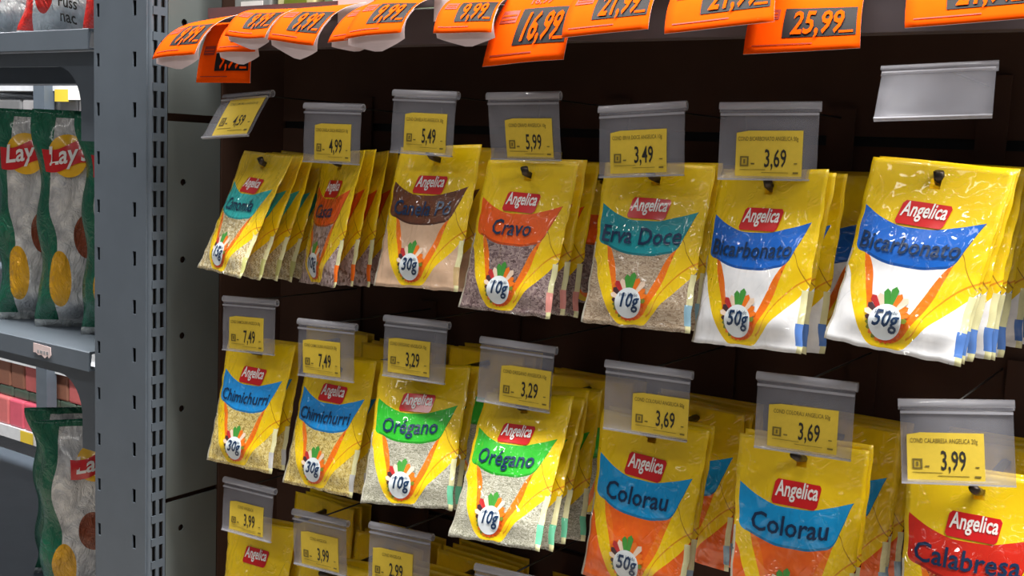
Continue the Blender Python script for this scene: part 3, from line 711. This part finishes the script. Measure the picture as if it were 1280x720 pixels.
for ti, (cor, bow_, droop, price, old, lab) in enumerate(TAGS):
    TL, TR, BR, BL = [Vector((p[0], p[1], p[2] + Z0)) for p in cor]
    base = (TL + TR) / 2
    root = thing('orange_price_tag', lab, 'price tag', base, 'orange price tags along the shelf lip')
    rnd = random.Random(ti); wv = rnd.uniform(-1, 1)
    def sheet(u, v, lift=0.0, ext=0.0):
        t = TL.lerp(TR, u); b = BL.lerp(BR, u); c = (t + b) / 2 + Vector((0, -bow_, bow_ * .75))
        vv_ = min(v, 1.0)
        p = t * (1 - vv_) ** 2 + c * 2 * vv_ * (1 - vv_) + b * vv_ ** 2
        d = (c - t) * (1 - vv_) + (b - c) * vv_
        n = (TR - TL).cross(d); n.normalize()
        if n.y > 0: n = -n
        p = p + n * (.0018 * wv * math.sin(u * 5 + ti) * vv_)
        return p + n * lift - base
    nu, nv = 10, 14; V = []; F = []; mi = []
    for s_ in (0, 1):
        for j in range(nv + 1):
            for i in range(nu + 1): V.append(sheet(i / nu, j / nv, -.0004 * s_))
    n = nu + 1; off = n * (nv + 1)
    for j in range(nv):
        for i in range(nu):
            a = j * n + i; F.append((a, a + n, a + n + 1, a + 1)); mi.append(0); F.append((off + a, off + a + 1, off + a + n + 1, off + a + n)); mi.append(1)
    for j in range(nv):
        for c in (0, nu): a = j * n + c; q = (a, off + a, off + a + n, a + n); F.append(q if c == 0 else q[::-1]); mi.append(1)
    for i in range(nu):
        for r in (0, nv): a = r * n + i; q = (a, a + 1, off + a + 1, off + a); F.append(q if r == 0 else q[::-1]); mi.append(1)
    mesh_obj('tag_sheet', V, F, [M['orange'], M['paper']], root, True, None, mi)
    Lg = (TL - BL).length + bow_ * .5; Wd = (TL - TR).length
    S = lambda l: (lambda u, v: sheet(u, v, l))
    def rect(u0, u1, v0, v1): return lambda a, b: (u0 + (u1 - u0) * a, v0 + (v1 - v0) * b)
    pnl = patch_on('price_panel', rect(.33, .965, .42, .83), 12, 12, root, M['tag_black'], S(.0004))
    word_on('price_text', price, (.02, .18, 1), .625, .79, Lg * .44, Wd * (.46 if len(price) > 4 else .42) / (Lg * .44 * text_w(price, (.02, .18, 1))), pnl, M['orange'], S(.0012), 0, Wd, Lg)
    patch_on('unit_box', rect(.82, .94, .77, .80), 2, 1, pnl, M['orange'], S(.0008))
    ib = patch_on('info_block', rect(.07, .285, .43, .58), 3, 3, root, M['tag_dark_print'], S(.0004))
    patch_on('info_line', rect(.09, .265, .485, .50), 3, 1, ib, M['orange'], S(.0007)); patch_on('info_line', rect(.09, .265, .535, .545), 3, 1, ib, M['orange'], S(.0007))
    patch_on('foot_line', rect(.07, .60, .905, .918), 6, 1, root, M['tag_dark_print'], S(.0004))
    if old: word_on('old_price_text', old, (.012, 0.0), .50, .36, Lg * .13, .8, root, M['tag_dark_print'], S(.0006), 0, Wd, Lg)
    if droop:   # white backing sheet drooping out under the front edge
        def back(u, v):
            p = sheet(u, .55 + .45 * min(1, v), -.0012)
            q = max(0.0, v - .55) / .45
            return p + Vector((0, .004 * q * q, -(droop * (.25 + .75 * max(0.0, 1 - abs(u - .58) / (.58 if u < .58 else .42)) ** .9)) * q * q))
        V = [back(i / 8, j / 8) - Vector((0, 0, .0003 * s_)) for s_ in (0, 1) for j in range(9) for i in range(9)]
        F = []
        for j in range(8):
            for i in range(8): a = j * 9 + i; F += [(a, a + 9, a + 10, a + 1), (81 + a, 81 + a + 1, 81 + a + 10, 81 + a + 9)]
        mesh_obj('white_backing', V, F, M['paper'], root, True)

# a white card and a yellow card showing between the orange tags
def card(lab, x0, x1, z0, z1, mat, cat='card', yb=.0255):
    o = MB().box(-(x1 - x0) / 2, (x1 - x0) / 2, -.0003, .0003, 0, z1 - z0).build('rail_card', mat); o.location = ((x0 + x1) / 2, yb, Z0 + z0); tag(o, lab, cat)
card('white card in the shelf rail between two orange tags', -.582, -.554, .109, .141, M['paper'], yb=-.0206)
card('yellow card in the shelf rail beside the 9,99 orange tag', -.564, -.527, .115, .143, plain('lime_card', (222, 224, 60), .6), yb=-.0214)
card('grey card in the shelf rail above the cinnamon bark hook', -.692, -.650, .111, .141, M['paper'], yb=-.0206)

# goods standing on the shelf above, only their feet in the picture
def carton(name, lab, x, y, w, d, h, mat, mat2):
    r = thing(name, lab, 'carton', (x, y, Z0 + .1156), 'goods on the shelf above')
    MB().box(-w / 2, w / 2, -d / 2, d / 2, 0, h).build('box', mat, r, bevel=.002)
    MB().box(-w * .3, w * .3, -d / 2 - .0006, -d / 2 - .0001, h * .08, h * .2).build('print_patch', mat2, r)
cg = plain('grey_carton', (140, 142, 140), .5); cc_ = plain('cream_carton', (214, 206, 150), .5); cgr = plain('green_carton', (120, 150, 110), .5)
carton('carton', 'grey carton with white print on the shelf above, leftmost', -.832, .035, .052, .06, .12, cg, M['white_ink'])
carton('carton', 'cream carton beside the grey one on the shelf above', -.772, .035, .05, .06, .12, cc_, M['veg_leaf'])
carton('carton', 'pale green carton on the shelf above the orange tags', -.705, .035, .06, .06, .12, cgr, M['white_ink'])
carton('carton', 'second pale green carton on the shelf above, further right', -.638, .035, .06, .06, .12, cgr, M['veg_leaf'])

# ------------------------------------------------------------------ neighbouring bay: shelves
def gusset():
    pts = [(-1.34, .0905), (-1.34, .076), (-1.10, .075)]
    pts += [(-1.10 + .042 * math.sin(t), .075 - .045 * (1 - math.cos(t))) for t in [math.pi / 2 * i / 8 for i in range(1, 9)]]
    pts += [(-1.058, -.005), (-1.0085, -.005), (-1.0085, .0905)]
    return pts
for k, lab in enumerate(('upper grey shelf of the next bay, carrying red and silver bags', 'middle grey shelf of the next bay, carrying green and silver bags', 'lower grey shelf of the next bay, below the picture edge')):
    dz = -.3445 * k; zt = Z0 + .1125 + dz
    r = thing('bay_shelf', lab, 'shelf', (-1.5, .1, zt), 'shelves of the next bay')
    off = Vector((1.5, -.1, -zt))
    def bs(o): o.location = off; return o
    bs(MB().box(-2.4, -1.0205, -.0475, .34, zt - .003, zt).build('board', M['steel'], r))
    bs(MB().prism([(-.05, zt - .0215), (-.0495, zt - .001), (-.0475, zt), (-.0455, zt - .003), (-.0475, zt - .0195), (-.040, zt - .0195), (-.040, zt - .0215)], 'x', -2.4, -1.0205).build('front_lip', M['steel'], r))
    bs(MB().prism([(x, Z0 + z + dz) for x, z in gusset()], 'y', -.032, -.029).build('bracket', M['steel'], r))
    bs(MB().tube([(-1.022, -.0325, zt - .027), (-1.022, -.0335, zt - .027)], .0022, 8).build('rivet', M['steel_dark'], r))
    bs(MB().box(-2.4, -1.03, .30, .34, zt - .03, zt - .003).build('rear_rail', M['steel'], r))
# torn white label on the middle lip
V = []; top_ = [(-1.146, .0), (-1.115, .0)]
pts = [(0, 0), (.033, -.001), (.034, -.010), (.030, -.014), (.027, -.0115), (.022, -.015), (.016, -.012), (.010, -.013), (.004, -.0105), (.0, -.011)]
o = MB().prism([(x - .017, z + .006) for x, z in pts], 'y', -.0003, .0003).build('torn_label', M['paper'])
o.location = (-1.105, -.0507, Z0 + .1125 - .3445 - .009); tag(o, 'torn white label stuck to the lip of the middle shelf in the next bay', 'label')
o2 = MB()
for a, b in ((-.009, -.006), (-.004, .001), (.003, .006), (.008, .012)): o2.box(a, b, -.0005, -.00031, -.0045, -.001)
o2.build('smudged_print', M['mid_grey'], o)

# ------------------------------------------------------------------ snack bags
BW, BH = .15, .262
def bag_surf(u, v, seed, T=.030):
    s = 2 * u - 1
    B = sm((v - .02) / .22) * (1 - sm((v - .86) / .13)); L = max(0.0, 1 - abs(s) ** 2.2) ** .7
    wr = noise.noise(Vector((u * 4 + seed * 5.1, v * 6 + u * 2, seed))) * .006 * (0.25 + B) * min(1, L * 2)
    wr += abs(noise.noise(Vector((u * 9 + seed, v * 9 - u * 5, seed + 4)))) * .004 * min(1, L * 2)
    e = sm((abs(s) - .6) / .4)
    x = s * BW / 2 * (1 - .10 * B) + .003 * e * math.sin(v * 17 + seed)
    return x, -(T * B * L + wr), (1 - v) * BH
def bag_mesh(mat, seed):
    nu, nv = 24, 40; verts = []; uvs = []; faces = []
    for side in (0, 1):
        for j in range(nv + 1):
            for i in range(nu + 1):
                u, v = i / nu, j / nv; x, y, z = bag_surf(u, v, seed)
                if side: y = -y * .8 + .0005
                verts.append((x, y, z)); uvs.append((u, 1 - v))
    n = nu + 1; off = n * (nv + 1)
    for j in range(nv):
        for i in range(nu):
            a = j * n + i; faces += [(a, a + n, a + n + 1, a + 1), (off + a, off + a + 1, off + a + n + 1, off + a + n)]
    for j in range(nv):
        for c in (0, nu): a = j * n + c; q = (a, off + a, off + a + n, a + n); faces.append(q if c == 0 else q[::-1])
    for i in range(nu):
        for r in (0, nv): a = r * n + i; q = (a, a + 1, off + a + 1, off + a); faces.append(q if r == 0 else q[::-1])
    me = bpy.data.meshes.new('bag_film'); me.from_pydata(verts, [], faces); me.materials.append(mat)
    uvl = me.uv_layers.new(name='UVMap')
    for lp in me.loops: uvl.data[lp.index].uv = uvs[lp.vertex_index]
    me.polygons.foreach_set('use_smooth', [True] * len(me.polygons)); me.update(); return me
def on_bag(seed, lift):
    def f(u, v):
        e = .03; ys = [bag_surf(max(0, min(1, u + a)), max(0, min(1, v + b)), seed)[1] for a, b in ((0, 0), (e, 0), (-e, 0), (0, e), (0, -e))]
        x, y, z = bag_surf(u, v, seed); return x, min(ys) - lift, z
    return f
text_shape("Lay's", .02, .1)
def bag(lab, x, y, z, yaw, lean, seed, mat, kind, sc=1.0, group='', lu=.29):
    mw = Matrix.Translation((x, y, Z0 + z)) @ Matrix.Rotation(yaw, 4, 'Z') @ Matrix.Rotation(lean, 4, 'X') @ Matrix.Diagonal((1, 1, sc, 1))
    r = thing('snack_bag', lab, 'snack bag', group=group, mat=mw)
    link(bpy.data.objects.new('bag_film', bag_mesh(mat, seed)), r)
    S = lambda l: on_bag(seed, l)
    if kind == 'lay':
        cu, cv, rr_ = lu, .20, .165; asp = BW / BH
        verts = [S(.002)(cu, cv)]; faces = []; nr = 7
        for g in range(1, nr + 1):
            for k in range(28): a = 2 * math.pi * k / 28; q = rr_ * g / nr; verts.append(S(.002)(cu + math.cos(a) * q, cv - math.sin(a) * q * asp))
        for k in range(28):
            k2 = (k + 1) % 28; faces.append((0, 1 + k2, 1 + k))
            for g in range(nr - 1): b0 = 1 + 28 * g; faces.append((b0 + k, b0 + k2, b0 + 28 + k2, b0 + 28 + k))
        d = mesh_obj('logo_disc', verts, faces, M['lay_yellow'], r, True)
        rb = patch_on('logo_ribbon', lambda a, b: (cu + (a - .5) * .42, cv + (b - .5) * .10 - (a - .5) * .05 + .03 * math.sin(a * 6.28) * .4), 16, 6, r, M['logo_red'], S(.0034))
        word_on('logo_text', "Lay's", (.02, .1), cu, cv + .028, .030, .9, rb, M['white_ink'], S(.0046), -.10, BW, BH)
    if kind == 'red':
        word_on('print_text', 'Fuss', (.012, 0), .42, .862, .019, .8, r, M['ink'], S(.001), .1, BW, BH)
        word_on('print_text', 'nac', (.012, 0), .42, .925, .019, .8, r, M['ink'], S(.001), .1, BW, BH)
    return r
YAW = math.radians(47)
G = 'green and silver potato chip bags'; R_ = 'red and silver snack bags'
S2 = .1125 - .3445; S3 = .1125 - .689
bag('green and silver chip bag cut off by the left edge, middle shelf', -1.232, .052, S2, YAW, .05, 1.1, M['chip_green'], 'lay', 1.0, G)
bag('green and silver chip bag in the middle of the row, middle shelf', -1.152, .056, S2, YAW, .04, 2.3, M['chip_green'], 'lay', 1.0, G)
bag('green and silver chip bag half hidden behind the upright, middle shelf', -1.072, .062, S2, YAW, .02, 3.7, M['chip_green'], 'lay', .98, G)
bag('green and silver chip bag cut off by the left edge, lowest row', -1.225, .095, S3, YAW, .10, 4.4, M['chip_green'], 'none', .88, G)
bag('green and silver chip bag with full red and yellow logo, lowest row', -1.135, .045, S3, YAW + .12, .03, 5.2, M['chip_green'], 'lay', .90, G, .47)
bag('red and silver snack bag cut off by the left edge, upper shelf', -1.284, .050, .1125, YAW, .02, 6.3, M['chip_red'], 'none', 1.0, R_)
bag('red and silver snack bag with dark print, upper shelf', -1.172, .050, .1125, YAW - .1, .02, 7.1, M['chip_red'], 'red', 1.0, R_)
bag('red and silver snack bag against the upright, upper shelf', -1.059, .060, .1125, YAW, .02, 8.8, M['chip_red'], 'none', 1.0, R_)

# ------------------------------------------------------------------ far aisle seen between the bags
fs = thing('store_shelf', 'white shelving unit across the next aisle, seen past the chip bags', 'shelving', (-2.9, 1.15, 0))
def fsp(o): o.location = (2.9, -1.15, 0); return o
for zt in (.152, -.03, -.30, -.62, -.845, -1.02, -1.18):
    fsp(MB().box(-4.4, -2.0, .98, 1.4, Z0 + zt - .035, Z0 + zt).build('shelf_board', M['white_shelf'], fs))
for xx in (-2.70, -3.9): fsp(MB().box(xx - .025, xx + .025, .955, .985, 0, Z0 + .7).build('post', M['steel'], fs))
fsp(MB().box(-4.4, -2.0, 1.4, 1.43, 0, Z0 + .7).build('rear_panel', M['mid_grey'], fs))
ORDW = ['first', 'second', 'third', 'fourth', 'fifth', 'sixth', 'seventh', 'eighth', 'ninth']
def goods(n, x0, w, z, h, cols, y=1.0, nm='boxed_goods', where=''):
    for i in range(n):
        c, cn = cols[i % len(cols)]
        r = MB().box(-w * .47, w * .47, 0, .12, 0, h).build(nm, c, bevel=.006); r.location = (x0 + i * w, y, Z0 + z)
        tag(r, '%s %s pack from the left on far shelf %s' % (ORDW[i], cn, where), 'packaged goods', 'goods on the far shelf ' + where)
fb = (plain('far_blue', (70, 100, 160), .4), 'blue'); fw = (plain('far_white', (206, 206, 210), .4), 'white'); fp = (plain('far_pink', (206, 110, 110), .4), 'dull red')
fbr = (plain('far_brown', (150, 104, 86), .4), 'brown'); fg = (plain('far_green', (86, 104, 92), .4), 'grey green'); fpk = (plain('far_magenta', (210, 90, 110), .4), 'pink')
goods(9, -3.05, .085, .152, .10, [fb, fw, fb, fp, fw], where='above eye level')
goods(6, -3.05, .13, -.03, .125, [fw, (M['mid_grey'], 'grey')], where='at eye level')
goods(8, -3.1, .075, -.845, .08, [fpk, fpk, fp], y=.985, where='in the pink row')
goods(8, -3.1, .075, -.765, .03, [fg], y=1.0, where='in the green tray row')
goods(8, -3.1, .07, -.735, .075, [fbr, fp, fbr], y=1.0, where='in the brown row')
def ftag(x, z, mat, lab):
    o = MB().box(-.03, .03, -.001, .001, -.016, .016).build('shelf_ticket', mat); o.location = (x, .977, Z0 + z); tag(o, lab, 'price ticket')
ftag(-2.63, .105, M['label'], 'yellow ticket on the far shelf beside the upright'); ftag(-2.57, .11, M['white_ink'], 'white ticket on the far shelf beside the upright')
ftag(-2.81, -.862, M['label'], 'yellow ticket on the far shelf under the pink row')
